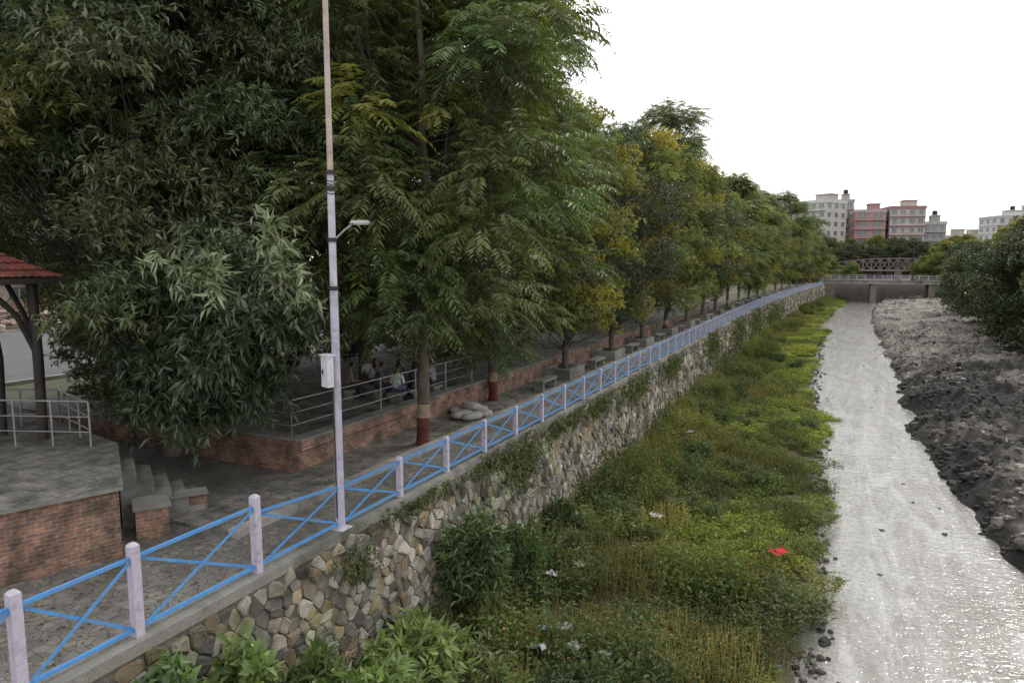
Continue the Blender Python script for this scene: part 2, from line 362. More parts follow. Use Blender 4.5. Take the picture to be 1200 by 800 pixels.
# ---------------- fence ----------------
mb=MB()
PY=[2.5,4.6,6.2,8.5,10.75]+[10.75+2.12*(i+1) for i in range(86)]
fx=lambda y:wx(y)-.12
for i,y in enumerate(PY):
    if i==4: continue
    near=i<4
    h=1.38 if near else .92; w=.135 if near else .12
    x=fx(y)
    if y<120:
        mb.box((x,y,.05+h/2),(w,w,h),1,rz=rng.normal(0,.03));mb.box((x,y,.05+h+.02),(w*1.0,w*1.0,.04),1,taper=.55)
    else: mb.box((x,y,.05+h/2),(w,w,h),1)
for i in range(len(PY)-1):
    ya,yb=PY[i],PY[i+1];near=i<3
    ha=1.2 if i<3 else (1.08 if i==3 else .86);hb=1.2 if i<3 else (.9 if i==3 else .86)
    lo=.12
    A=lambda y,z,dx=0:(fx(y)+dx,y,z+.05)
    g_=.06
    t=.05 if near else .045
    mb.bar(A(ya+g_,ha),A(yb-g_,hb),t,t,0);mb.bar(A(ya+g_,lo),A(yb-g_,lo),t,t,0)
    mb.bar(A(ya+g_,lo,.028),A(yb-g_,hb-.03,.028),.012,.045,0);mb.bar(A(ya+g_,ha-.03,-.028),A(yb-g_,lo,-.028),.012,.045,0)
mb.obj('river_railing',[M_blue,M_lilac])

e=empty('street_lamp_pole',(fx(10.75),10.75,0));mb=MB()
hs=np.array([0,.5,1.5,3,5,5.02,7.2,7.22,9,12.5]);rd=[.095,.093,.09,.086,.082,.074,.07,.06,.056,.05]
cl=[(.9,.88,1)]*5+[(.95,.93,.98)]*2+[(.82,.68,.52),(.95,.85,.72),(.9,.7,.5)]
mb.tube([(0,0,z) for z in hs],rd,16,0,np.array(cl),True)
mb.box((0,0,.04),(.34,.34,.06),0)
for z in (5.0,6.95,7.25,5.95): mb.tube([(0,0,z-.04),(0,0,z+.04)],.095,14,1)
for k in range(5):
    a=np.linspace(0,6.28,14);z=6.85+k*.06
    mb.tube(np.stack([.085*np.cos(a),.085*np.sin(a),z+.02*np.sin(a*2)],1),.008,5,1)
mb.obj('pole_shaft',[M_pole,M_dark],e)
mb=MB();mb.tube([(0,0,5.9),(.2,.10,6.12),(.36,.18,6.26)],.022,8,0);
mb.box((.50,.25,6.3),(.40,.16,.06),0,rz=.45,taper=.8);mb.box((.52,.26,6.26),(.28,.11,.03),1,rz=.45)
mb.obj('led_lamp_arm',[M_steel,M_white],e)
mb=MB();mb.box((-.06,-.19,3.35),(.26,.14,.62),0,rz=-.4);mb.box((-.06,-.19,3.68),(.3,.2,.03),0,rz=-.4);mb.box((-.12,-.27,3.35),(.02,.02,.1),1,rz=-.4)
mb.tube([(0,-.12,3.05),(0,-.11,2.2),(.0,-.1,.3)],.015,6,1);mb.obj('meter_box',[M_white,M_dark],e)

# ---------------- left built things ----------------
mb=MB();plat=[(-15.5,-2.5),(-12.75,6.0),(-12.0,8.0),(-14.9,9.9),(-30,13),(-32,-4)]
mb.prism(plat,-.1,1.28,0);mb.obj('brick_platform',[M_brick,M_slab])
mb=MB()
pl2=[(-15.44,-2.6),(-12.68,5.97),(-11.9,8.03),(-14.9,10.0),(-30,13.1),(-32.1,-4.1)]
mb.prism(pl2,1.284,1.36,0);mb.obj('platform_coping',[M_concd,M_slab])
mb=MB()
for k in range(5):
    h=1.1-.22*k;q=.2+.32*k
    mb.box((-13.95+.548*q,9.28+.836*q,h/2),(1.5,.318,h),0,rz=-.58)
mb.obj('stone_steps',[M_concd])
mb=MB();mb.box((-12.5,9.0,.3),(.7,.6,.62),0,rz=-.58);mb.box((-12.5,9.0,.64),(.78,.68,.06),1,rz=-.58)
mb.box((-12.95,9.75,.22),(.34,1.5,.44),0,rz=-.58);mb.box((-12.95,9.75,.465),(.42,1.55,.05),1,rz=-.58)
mb.obj('brick_pier',[M_brick,M_concd])
mb=MB();ter=[(-12.55,13.3),(-12.55,75),(-26,75),(-26,13.3)]
mb.prism(ter,-.1,.62,0);mb.obj('terrace',[M_brick,M_slab])
mb=MB();mb.box((-12.62,44.2,.75),(.34,61.8,.26),0);mb.box((-15.5,13.45,.75),(5.4,.34,.26),0);mb.obj('terrace_brick_wall',[M_brick])
mb=MB();mb.box((-12.62,44.2,.91),(.44,61.9,.06),0);mb.box((-15.6,13.45,.91),(5.5,.44,.06),0);mb.obj('terrace_coping',[M_concd])
def rail(name,pts,h,z,gap=1.6,rails=(1.0,.66,.33)):
    mb=MB()
    for a,b in zip(pts[:-1],pts[1:]):
        a=np.array(a,float);b=np.array(b,float);L=np.linalg.norm(b-a);n=max(1,round(L/gap))
        for k in range(n+1):
            q=a+(b-a)*k/n;mb.tube([(q[0],q[1],z),(q[0],q[1],z+h)],.024,8,0)
        for r in rails: mb.tube([(a[0],a[1],z+h*r),((a[0]+b[0])/2,(a[1]+b[1])/2,z+h*r),(b[0],b[1],z+h*r)],.022 if r==1 else .015,8,0)
    return mb.obj(name,[M_steel])
rail('steel_railing',[(-17.6,8.5),(-15.1,9.5)],1.05,1.36,.8)
rail('steel_railing',[(-20.5,9.2),(-17.7,10.4),(-15.4,9.7)],.95,1.36,.9)
rail('steel_railing',[(-15.6,13.3),(-12.75,13.3),(-12.62,22.8)],1.0,.94,1.9)
rail('steel_railing',[(-22,17),(-16.8,26.5),(-17,36)],1.0,.62,1.9)
e=empty('pavilion',(0,0,0));mb=MB()
cx,cy,hx,hy=-20.0,6.9,3.75,3.0;ez=5.15;rzq=6.9
for sx in (-1,1):
    for sy in (-1,1):
        x=cx+sx*(hx-.55);y=cy+sy*(hy-.45);mb.tube([(x,y,1.36),(x+.05,y,3.2),(x,y,5.2)],.11,10,0)
mb.tube([(-18.2,9.3,1.36),(-18.3,9.4,3.2),(-18.9,9.5,5.2)],.12,10,0)
for sx,sy in ((-1,0),(1,0),(0,-1),(0,1)):
    if sx: mb.bar((cx+sx*(hx-.5),cy-hy+.4,5.1),(cx+sx*(hx-.5),cy+hy-.4,5.1),.12,.16,0)
    else: mb.bar((cx-hx+.4,cy+sy*(hy-.4),5.1),(cx+hx-.4,cy+sy*(hy-.4),5.1),.12,.16,0)
for dx,dy in ((-1,0),(0,-1)):
    x=cx+hx-.55;y=cy+hy-.45
    mb.tube([(x,y,3.4),(x+dx*.35,y+dy*.35,4.3),(x+dx*1.0,y+dy*1.0,5.05)],.06,8,0)
mb.obj('posts',[M_dark],e)
mb=MB();C=[(-1,-1),(1,-1),(1,1),(-1,1)];rx=hx-hy+.4
for s in range(4):
    a=C[s];b_=C[(s+1)%4]
    A=np.array([cx+a[0]*hx,cy+a[1]*hy,ez]);B=np.array([cx+b_[0]*hx,cy+b_[1]*hy,ez])
    At=np.array([cx+a[0]*rx,cy,rzq]);Bt=np.array([cx+b_[0]*rx,cy,rzq])
    rows_=11;n=36
    nrm=np.cross(B-A,At-A);nrm/=np.linalg.norm(nrm)
    V=[];Cc=[]
    for r in range(rows_):
        for off,t in ((.05,r/rows_),(.0,(r+1)/rows_)):
            P0=A+(At-A)*t;P1=B+(Bt-B)*t
            for k in range(n*2+1):
                q=P0+(P1-P0)*k/(n*2);V.append(q+nrm*(off+.035*(k%2)));f=.8+.35*((k//2*7+r*13)%11)/11;Cc.append((f,f,f))
    k=n*2+1
    mb.add(V,[[i*k+j,i*k+j+1,(i+1)*k+j+1,(i+1)*k+j] for i in range(rows_*2-1) for j in range(k-1)],0,np.array(Cc))
    mb.bar(A+[0,0,-.05],B+[0,0,-.05],.1,.12,1)
mb.obj('tiled_roof',[M_tile,M_dark],e)

mb=MB();mb.add([(-60,-30,.02),(-34,-30,.02),(-34,160,.02),(-60,160,.02)],[[0,1,2,3]]);mb.obj('road',[M_asph])
mb=MB();mb.box((-33.8,65,.06),(.3,190,.16),0);mb.box((-60.2,65,.06),(.3,190,.16),0);mb.obj('road_kerb',[M_conc])
mb=MB()
for i in range(700):
    x=-63+rng.normal(0,1.2);y=rng.uniform(10,60);s=rng.uniform(.1,.4);c=rng.uniform(.15,.4)
    rock(mb,(x,y,max(0,1.5-abs(x+63)*.6)*rng.random()+.1),s,(c*1.1,c*.85,c*.75))
mb.obj('rubble_pile',[M_rock])
mb=MB();mb.box((-66,60,1.1),(.3,150,2.2),0);mb.obj('boundary_brick_wall',[M_brick])

TY=[17.0,23.8,30.5,37.5,44.5,52,59,67,75,83,92,101,110,120,130,141,152,164,176,188]
mb=MB()
for y in TY[2:]:
    x=wx(y)-2.9
    for dx,dy,sx,sy in ((0,-.9,1.5,.22),(0,.9,1.5,.22),(-.64,0,.22,1.58),(.64,0,.22,1.58)):
        mb.box((x+dx,y+dy,.32),(sx,sy,.5),0)
mb.obj('concrete_planters',[M_concd])
mb=MB()
for y in np.arange(27,120,6.9):
    x=wx(y)-2.35
    mb.box((x,y,.5),(.5,1.7,.09),0);mb.box((x,y-.65,.27),(.4,.16,.37),0);mb.box((x,y+.65,.27),(.4,.16,.37),0)
mb.obj('stone_benches',[M_concd])
mb=MB()
for k,(dx,dy,dz) in enumerate([(0,0,0),(.1,.75,0),(.5,.35,0),(-.4,.4,0),(.05,.35,.2),(.1,-.35,.03),(.45,-.3,0)]):
    v=np.sign(IV)*np.abs(IV)**.65*np.array([.26,.42,.13])*(1+rng.normal(0,.03,(len(IV),1)));a=rng.uniform(0,3)
    v=np.stack([v[:,0]*math.cos(a)-v[:,1]*math.sin(a),v[:,0]*math.sin(a)+v[:,1]*math.cos(a),v[:,2]],1)
    mb.add(v+np.array([-11.75+dx,20.7+dy,.22+dz]),IF,0,(.34,.33,.29),True)
mb.obj('sandbag_pile',[M_rock])

# ---------------- leaves ----------------
UP=np.array([0,0,1.])
def nrmz(a): return a/(np.linalg.norm(a,axis=-1,keepdims=True)+1e-9)
def leafquads(mb,P,D,L,W,mat,C,droop=.15):
    n=len(P);L=np.broadcast_to(L,(n,))[:,None];W=np.broadcast_to(W,(n,))[:,None]
    Nn=nrmz(UP*.9+rng.normal(0,.5,(n,3)));S=nrmz(np.cross(D,Nn));nn=np.cross(S,D)
    v=np.stack([P,P+D*L*.42+S*W*.5+nn*W*.12,P+D*L-nn*L*droop,P+D*L*.42-S*W*.5+nn*W*.12],1).reshape(-1,3)
    mb.add(v,np.arange(4*n).reshape(n,4),mat,np.repeat(C,4,axis=0))
def fronds(mb,P,D,L,mat,C,K=11,lw=.24):
    n=len(P);Lc=L[:,None]
    for k in range(1,K+1):
        t=k/K;pos=P+D*Lc*t-UP*(t*t*.5)*Lc
        T=nrmz(D-UP*1.0*t);S=nrmz(np.cross(T,UP+rng.normal(0,.12,(n,3))))
        ll=L*(.27*math.sin(math.pi*(.18+.74*t))+.04)
        for sg in (-1,1):
            d=nrmz(T*.5+S*sg*.85-UP*.28+rng.normal(0,.08,(n,3)))
            leafquads(mb,pos,d,ll,ll*lw,mat,C*rng.uniform(.85,1.15,(n,1)),.1)
def whorls(mb,P,D,L,W,mat,C,K=7):
    n=len(P)
    for k in range(K):
        d=nrmz(D*.6+rng.normal(0,.75,(n,3))-UP*.25)
        leafquads(mb,P+rng.normal(0,.05,(n,3)),d,L*rng.uniform(.6,1.15,n),W,mat,C*rng.uniform(.75,1.25,(n,1)),.2)
def sph(n,zmin=-1):
    v=nrmz(rng.normal(0,1,(n,3)));v[:,2]=np.where(v[:,2]<zmin,-v[:,2],v[:,2]);return v
def make_tree(name,kind,H,R,z0,ncl,nleaf,Lf,mats,paint=False,lean=0,yel=.05,trunk=.2,wid=.25,cs=(.9,1.6),prof=.5,skip=None,br=.3,bc=.65):
    mb=MB();nz_=9
    wob=np.cumsum(rng.normal(0,.12,(nz_,2)),0);zz=np.linspace(0,H*.86,nz_)
    tp=np.stack([wob[:,0]+lean*zz/H,wob[:,1],zz],1);tp[0,:2]=0;tp[1,:2]*=.3
    zf=np.array([0,.25,.85,.86,1.25,1.26]);
    def tr(z): return np.array([np.interp(z,zz,tp[:,0]),np.interp(z,zz,tp[:,1]),z])
    zs=np.concatenate([zf,np.linspace(1.6,H*.86,8)]);cols=[]
    for z in zs: cols.append(((.95,.37,.35) if z<.855 else (2.6,2.6,2.5) if z<1.255 else (1,1,1)) if paint else (1,1,1))
    mb.tube([tr(z) for z in zs],[trunk*(1.25 if z<.1 else 1)*(1-.8*z/H) for z in zs],9,0,np.array(cols))
    zc=z0+(H-z0)*prof
    for c in range(ncl):
        for tries in range(12):
            u=rng.random();z=z0+(H-z0)*u**.9
            t=(z-zc)/(H-zc if z>zc else zc-z0);r=R*math.sqrt(max(.05,1-t*t))*math.sqrt(rng.uniform(.12,1.1))*rng.uniform(.85,1.12)
            a=rng.uniform(0,6.283);cc=np.array([r*math.cos(a),r*math.sin(a),z])+np.array([lean*z/H,0,0])
            if not(skip and skip(cc)): break
        s=rng.uniform(*cs)
        zb=max(z0*.55,min(z-r*.7-.3,H*.8));b0=tr(max(1.4,zb));mid=(b0+cc)/2+np.array([0,0,-.15*r])+rng.normal(0,.25,3)
        m1=(b0+mid)/2+rng.normal(0,.14,3);m2=(mid+cc)/2+rng.normal(0,.18,3)+np.array([0,0,-.06*r])
        q0=trunk*br
        mb.tube([b0,m1,mid,m2,cc],[q0*(1-.6*z/H),q0*.8*(1-.6*z/H),q0*.6*(1-.5*z/H),q0*.3,.010],5,0,(bc,bc,bc))
        for q in range(3):
            e_=cc+rng.normal(0,s*.5,3);mb.tube([mid,(mid+e_)/2+rng.normal(0,.1,3),e_],[.025,.016,.007],4,0,(bc,bc,bc))
        n=max(4,int(nleaf/ncl*(s/np.mean(cs))**2))
        d=sph(n,-.45);P=cc+d*s*(rng.uniform(.25,1.05,(n,1)))*np.array([1,1,.75])
        D=nrmz(d*np.array([1,1,.5])+rng.normal(0,.35,(n,3))+nrmz(cc-tr(z))*.3)
        f=rng.uniform(.7,1.4)
        if rng.random()<yel: base=np.array([1.75,1.3,.7])*f
        else: base=np.array([f*rng.uniform(.9,1.25),f,f*.95])
        C=base*rng.uniform(.75,1.25,(n,1))
        if kind=='frond': fronds(mb,P,D,Lf*rng.uniform(.7,1.2,n),1,C)
        else: whorls(mb,P,D,Lf,Lf*wid,1,C,7 if kind=='broad' else 6)
    return mb.mesh(name,mats)
FA=[make_tree('silky_oak_mesh%d'%i,'frond',17+i*.8,4.4,[3.4,2.2,2.4][i],90,4700,1.05,[M_bark,M_frond],paint=True,yel=.06,lean=.6) for i in range(3)]
BR=[make_tree('broadleaf_mesh%d'%i,'broad',14.5+i,4.0,2.4,80,6800,.2,[M_bark,M_broad],paint=False,wid=.42) for i in range(2)]
LT=[make_tree('lightleaf_mesh%d'%i,'broad',14+i*.8,3.7,2.2,78,6600,.2,[M_bark,M_light],paint=False,wid=.5,yel=[.22,.10][i]) for i in range(2)]
MGP=(-16.2,12.4,.3)
def mskip(c):
    w=c+np.array(MGP); return (w[0]<-15.0 and w[1]<12.2 and w[2]<7.2)
MG=make_tree('mango_mesh','broad',13.5,4.6,1.3,150,18000,.25,[M_bark,M_broad],wid=.28,trunk=.26,cs=(.9,1.6),skip=mskip,br=.14,bc=.4)
print('trees',time.time()-T0)
def tree(me,x,y,z=0,rz=None,sc=1,name='tree'): return mkobj(name,me,None,(x,y,z),rng.uniform(0,6.28) if rz is None else rz,sc)
kinds=[FA[0],FA[1],LT[0],BR[0],LT[1],FA[2],LT[0],BR[1],LT[1],FA[0]]
nm=['silky_oak_tree','silky_oak_tree','light_leaf_tree','broadleaf_tree','light_leaf_tree','silky_oak_tree','light_leaf_tree','broadleaf_tree','light_leaf_tree','silky_oak_tree']
for i,y in enumerate(TY):
    k=i%10;x=wx(y)-2.75+rng.normal(0,.15)
    if i==0: x=-11.1
    if i==1: x=-12.2
    tree(kinds[k],x,y,.05,None if i>1 else 3.0,rng.uniform(.84,.97) if i>1 else [1.0,.92][i],nm[k])
for i,y in enumerate([16.5,22.5,29,38,48,60,74,92]):
    k=(i*3+1)%10;tree(kinds[k],-17.4+rng.normal(0,.5)+(-2.5 if i==0 else 0),y,.3,None,rng.uniform(.9,1.05),nm[k])
for i,y in enumerate([17,27,40,58]):
    k=(i*7+3)%10;tree(kinds[k],-26+rng.normal(0,1),y,0,None,rng.uniform(.9,1.1),nm[k])
mkobj('mango_tree',MG,None,MGP)
tree(FA[2],-25,9.5,1.36,1.0,.9,'silky_oak_tree')
for x,y,s in [(-70,25,1.1),(-72,42,1),(-71,64,1.1),(-70,86,1.1)]: tree(BR[0],x,y,0,None,s,'broadleaf_tree')
mb=MB();root=np.array([-15.4,12.0,6.4])
def branchlet(pts,n,spread,L,W,C,mat=1):
    pts=np.array(pts,float);mb.tube(pts,np.linspace(.035,.010,len(pts)),6,0,(.6,.6,.6))
    t=rng.uniform(.35,1,n)*(len(pts)-1);i=np.minimum(t.astype(int),len(pts)-2);f=(t-i)[:,None]
    P=pts[i]*(1-f)+pts[i+1]*f+rng.normal(0,spread,(n,3))
    D=nrmz(P-pts[i]+UP*.1+rng.normal(0,.2,(n,3)));whorls(mb,P,D,L,W,mat,np.array(C)*rng.uniform(.7,1.3,(n,1)),8)
for k in range(66):
    pale=k<10
    if pale: e_=np.array([rng.uniform(-13.0,-10.1),rng.uniform(9.8,11.2),rng.uniform(4.8,5.9)])
    elif k<40:
        x=rng.uniform(-13.9,-10.2);e_=np.array([x,rng.uniform(10.3,12.2),rng.uniform(1.6+(x+13.6)*.65,5.4)])
    else: e_=np.array([rng.uniform(-16.4,-13.0),rng.uniform(10.6,12.6),rng.uniform(1.7,5.0)])
    branchlet([root+[0,0,-rng.uniform(0,2)],(root+e_)/2+[0,0,.5],e_+[-.2,.1,.25],e_+[.3,-.1,-.15]],26 if pale else 48,.22 if pale else .3,.36,.075,(1,1,1),1 if pale else 2)
mb.obj('mango_branch',[M_bark,leafmat('pale_mango_leaf',(.24,.28,.16),(.28,.32,.19),.2,.35,gloss=.6),M_broad])

SH=[make_tree('bushy_mesh%d'%i,'broad',9.5,4.2,.4,70,5200,.26,[M_bark,M_broad if i else M_light],wid=.5,yel=.03,prof=.4) for i in range(2)]
for x,y,z,s in [(19,66,-3.6,1.25),(21.5,74,-3.4,1.55),(18.5,84,-3.6,1.3),(22.5,92,-3,1.5),(18.8,101,-3.4,1.25),(23,110,-3,1.4),(19.5,120,-3.2,1.2),(27,84,-2,1.7),(29,100,-2,1.6),(24.5,60,-3.4,1.5),(20,140,-3,1.1)]:
    tree(SH[1 if rng.random()<.65 else 0],x,y,z,None,s,'riverside_tree')
for x,y,s in [(-23,15.5,.36),(-22.4,19,.42),(-22.8,23,.38),(-22.2,27,.45),(-21.8,31.5,.42),(-21.5,36,.45),(-21,41,.45),(-20.5,47,.5),(-20.5,54,.5),(-20,62,.5),(-19.6,70,.5)]:
    tree(SH[1],x,y,.5,None,s,'hedge_shrub')
e=empty('distant_trees')
pts=[(rng.uniform(24,60),rng.uniform(150,235),-1) for _ in range(16)]
pts+=[(x+rng.normal(0,1),rng.uniform(250,258) ,rng.uniform(1.0,3.5)) for x in np.arange(-14,56,3.6)]
pts+=[(-7,195,-1),(-5.5,216,-1),(-3.5,228,0),(3,231,-2),(22,232,-1.5),(30,233,0)]
pts+=[(rng.uniform(-26,-10),rng.uniform(195,250),0) for _ in range(10)]
pts+=[(rng.uniform(-160,-80),rng.uniform(120,300),0) for _ in range(6)]
pts+=[(x,rng.uniform(300,420),0) for x in np.arange(60,330,16)]
for x,y,z in pts: mkobj('crown',SH[rng.integers(2)],e,(x,y,z),rng.uniform(0,6.28),rng.uniform(.85,1.25) if abs(x)>9 or y>240 else .75)

# ---------------- ground cover on the bank ----------------
def patch(name,n,hmin,hmax,L,size,seedcol,wid=.45,dead=.12,stem=1):
    mb=MB();xy=rng.uniform(-size/2,size/2,(n,2));h=rng.uniform(hmin,hmax,n)*(.6+.4*np.sin(xy[:,0]*3)*np.cos(xy[:,1]*2.7)+.3)
    for k in range(8):
        t=rng.uniform(.25,1,n);P=np.stack([xy[:,0]+rng.normal(0,.06,n),xy[:,1]+rng.normal(0,.06,n),h*t],1)
        a=rng.uniform(0,6.28,n);D=nrmz(np.stack([np.cos(a),np.sin(a),rng.uniform(-.25,.5,n)],1))
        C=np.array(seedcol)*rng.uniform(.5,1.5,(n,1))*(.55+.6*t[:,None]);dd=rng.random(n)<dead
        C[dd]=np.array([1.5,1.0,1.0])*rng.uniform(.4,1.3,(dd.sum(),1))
        leafquads(mb,P,D,L*rng.uniform(.5,1.3,n),L*wid*rng.uniform(.6,1.2,n),0,C,.25)
    dx=rng.normal(0,.12,(n,2))
    V=np.stack([np.stack([xy[:,0]-.007,xy[:,1],xy[:,0]*0-.1],1),np.stack([xy[:,0]+.007,xy[:,1],xy[:,0]*0-.1],1),np.stack([xy[:,0]+.004+dx[:,0],xy[:,1]+dx[:,1],h*1.1],1),np.stack([xy[:,0]-.004+dx[:,0],xy[:,1]+dx[:,1],h*1.1],1)],1).reshape(-1,3)
    mb.add(V,np.arange(4*n).reshape(n,4),0,(1.5*stem,1.1*stem,1.2*stem))
    return mb.mesh(name,[M_weed])
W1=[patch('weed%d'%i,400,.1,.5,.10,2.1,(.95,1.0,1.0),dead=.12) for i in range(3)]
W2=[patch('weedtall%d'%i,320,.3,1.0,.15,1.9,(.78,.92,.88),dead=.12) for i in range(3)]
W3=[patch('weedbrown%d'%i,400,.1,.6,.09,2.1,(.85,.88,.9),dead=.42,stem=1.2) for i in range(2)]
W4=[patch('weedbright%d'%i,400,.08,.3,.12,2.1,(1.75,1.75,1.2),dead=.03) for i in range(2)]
def shrubmesh(name,R,H,n,L,W,C,mats,K=6):
    mb=MB();d=sph(n,-.3);P=d*rng.uniform(.35,1,(n,1))*np.array([R,R*1.2,H*.5])+np.array([0,0,H*.5])
    P+=nrmz(P)*.25*np.sin(P[:,:1]*4)*np.cos(P[:,1:2]*5)
    for k in range(14):
        q=P[rng.integers(n)];mb.tube([(0,0,-.2),(q[0]*.4,q[1]*.4,q[2]*.6),q],[.03,.018,.006],5,0)
    whorls(mb,P,nrmz(d+UP*.3),L,W,1,np.array(C)*rng.uniform(.6,1.35,(n,1)),K)
    return mb.mesh(name,mats)
M_bushy=leafmat('bush_leaf',(.092,.128,.053),(.13,.165,.07),.3,.42,gloss=.5)
SB=[shrubmesh('bank_shrub%d'%i,.8,.9+.3*i,210,.15+.03*i,.06,[(1,.98,.9),(.75,.83,.8),(1.2,1.05,.95)][i],[M_bark,M_bushy]) for i in range(3)]
e=empty('bank_vegetation')
y=9.0;cnt=0
while y<205:
    st=1.4 if y<55 else 1.8
    w=wx(y)+.5;ed=xl(y)-.3;x=w
    while x<ed:
        px=x+rng.normal(0,.3);py=y+rng.normal(0,.3);t=(px-w)/(ed-w)
        n=fn(px*.3,py*.16,4)
        if rng.random()< (.05 if y<40 else .02): x+=st;continue
        br=(t>.5 and py>22)*1.0+(py>36)*.7+n+(t-.5)*.4
        if t<.25 and rng.random()<.6 : m=W2[rng.integers(3)]
        elif br>.85: m=W4[rng.integers(2)] if rng.random()<.82 else W1[rng.integers(3)]
        elif n<-.16 or (py<34 and rng.random()<.25): m=W3[rng.integers(2)]
        elif n>.1: m=W2[rng.integers(3)]
        else: m=W1[rng.integers(3)]
        s=rng.uniform(.9,1.3)
        z=lbz(min(px,ed),py)-.03
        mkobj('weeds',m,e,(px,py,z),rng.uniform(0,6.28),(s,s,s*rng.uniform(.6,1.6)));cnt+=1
        if y<70 and rng.random()<(.2 if t<.6 else .07): mkobj('shrub',SB[rng.integers(3)],e,(px,py,z-.05),rng.uniform(0,6.28),rng.uniform(.5,1.2))
        x+=st
    y+=st
print('weeds',cnt)
def bush(loc,R,H,n,L,W,C,K=7): return mkobj('wall_shrub',shrubmesh('wall_shrub',R,H,n,L,W,C,[M_bark,M_bushy],K),None,loc)
bush((-8.1,14.6,-4.1),.9,3.3,420,.30,.075,(.8,.9,.8))
bush((-7.9,16.6,-4.1),.9,2.2,260,.28,.07,(.7,.8,.7))
bush((-7.7,11.4,-4.1),1.1,1.9,420,.36,.10,(1.7,1.7,1.4))
bush((-7.4,9.6,-4.1),1.0,2.2,380,.32,.10,(1.5,1.55,1.2))
bush((-8.2,7.2,-3.4),.6,3.1,260,.26,.13,(1.2,1.3,1.0))
bush((-8.2,5.9,-3.2),.55,3.2,240,.26,.13,(1.0,1.15,.9))
bush((-8.0,8.6,-3.8),.6,2.6,240,.3,.10,(1.0,1.1,.8))
bush((-8.3,21,-4.0),.7,1.4,240,.2,.08,(.8,.8,.7))
mb=MB()
for cy_,cz,ry,rz_,n in [(19.2,-.7,1.4,.9,300),(23,-.3,2.2,.3,200),(27,-.4,2,.4,180),(33,-.6,2.5,.6,240),(10.9,-.7,.7,.4,80),(41,-.6,2.5,.6,240),(55,-1,4,1.2,350),(70,-1.5,5,2,450),(13.2,-.15,1.8,.15,90),(17.2,-.2,1.4,.25,120),(29,-3.4,4,.8,300),(38,-3.4,4,.8,300),(48,-3.3,7,.9,400),(62,-3,7,1.2,400),(85,-2,8,2,500),(105,-2.2,10,2,600)]:
    P=np.stack([np.zeros(n),rng.normal(0,ry*.5,n)+cy_,rng.normal(0,rz_*.5,n)+cz],1);P[:,2]=np.minimum(P[:,2],.1)
    P[:,0]=[wx(a)+.08+.06*(-b) for a,b in P[:,1:]];P[:,0]+=rng.uniform(0,.15,n)
    whorls(mb,P,np.tile([.7,0,-.2],(n,1)),.11*(1+cy_/80),.045*(1+cy_/80),0,rng.uniform(.4,1.2,(n,1))*np.array([1.,.9,.75]),6)
mb.obj('wall_creeper',[M_bushy])
mb=MB()
def scrap(p,s,col):
    g_=5;V=[]
    for i in range(g_):
        for j in range(g_): V.append((p[0]+(i/4-.5)*s+rng.normal(0,s*.09),p[1]+(j/4-.5)*s*.8+rng.normal(0,s*.09),p[2]+abs(rng.normal(0,s*.22))))
    mb.add(V,[[i*g_+j,i*g_+j+1,(i+1)*g_+j+1,(i+1)*g_+j] for i in range(g_-1) for j in range(g_-1)],0,col)
for x,y,s,c in [(-5.9,15.3,.5,(.6,.6,.64)),(-6.1,14.2,.35,(.5,.5,.52)),(-5.3,14.6,.3,(.6,.6,.6)),(-6.4,15.2,.3,(.3,.4,.5)),(-1.4,22.6,.38,(.65,.04,.06)),(-1.2,22.9,.26,(.65,.04,.06)),(-5.6,23.8,.4,(.55,.55,.53)),(-6.6,18.5,.3,(.5,.42,.34)),(-7.2,17.6,.35,(.55,.57,.57)),(-4.5,14.6,.3,(.6,.6,.6)),(-5.8,33,.5,(.6,.6,.6)),(-6.8,36,.4,(.5,.5,.5))]:
    scrap((x,y,lbz(x,y)+.55),s,c)
for k in range(50):
    y=rng.uniform(13,60);x=rng.uniform(wx(y)+.6,xl(y)-.1);c=rng.uniform(.3,.6);scrap((x,y,lbz(x,y)+rng.uniform(.1,.35)),rng.uniform(.08,.2),(c,c,c))
for k in range(25):
    y=rng.uniform(15,60);x=xl(y)+rng.normal(0,.25);c=rng.uniform(.1,.4);scrap((x,y,WZ+.1),rng.uniform(.1,.25),(c,c*.9,c*.85))
for k in range(30):
    y=rng.uniform(40,95);x=xr(y)+rng.uniform(.8,9);c=rng.uniform(.3,.6);scrap((x,y,rbz(x,y)+.05),rng.uniform(.15,.4),(c,c,c))
mb.obj('plastic_litter',[M_col])
mb=MB();n=1500;P=np.stack([rng.uniform(-12,-9.4,n),rng.uniform(3,40,n),np.full(n,.012)],1);P[:,2]=np.where(P[:,0]<-10.9,.09,.012);P[:,2]=np.where(P[:,0]>-9.4,.06,P[:,2])
P[:,2]=np.where((P[:,1]<9.6),.012,P[:,2])
a=rng.uniform(0,6.28,n);leafquads(mb,P,np.stack([np.cos(a),np.sin(a),0*a],1),.09,.045,0,rng.uniform(.3,1,(n,1))*np.array([.28,.2,.1]),0)
mb.obj('fallen_leaves',[M_col])

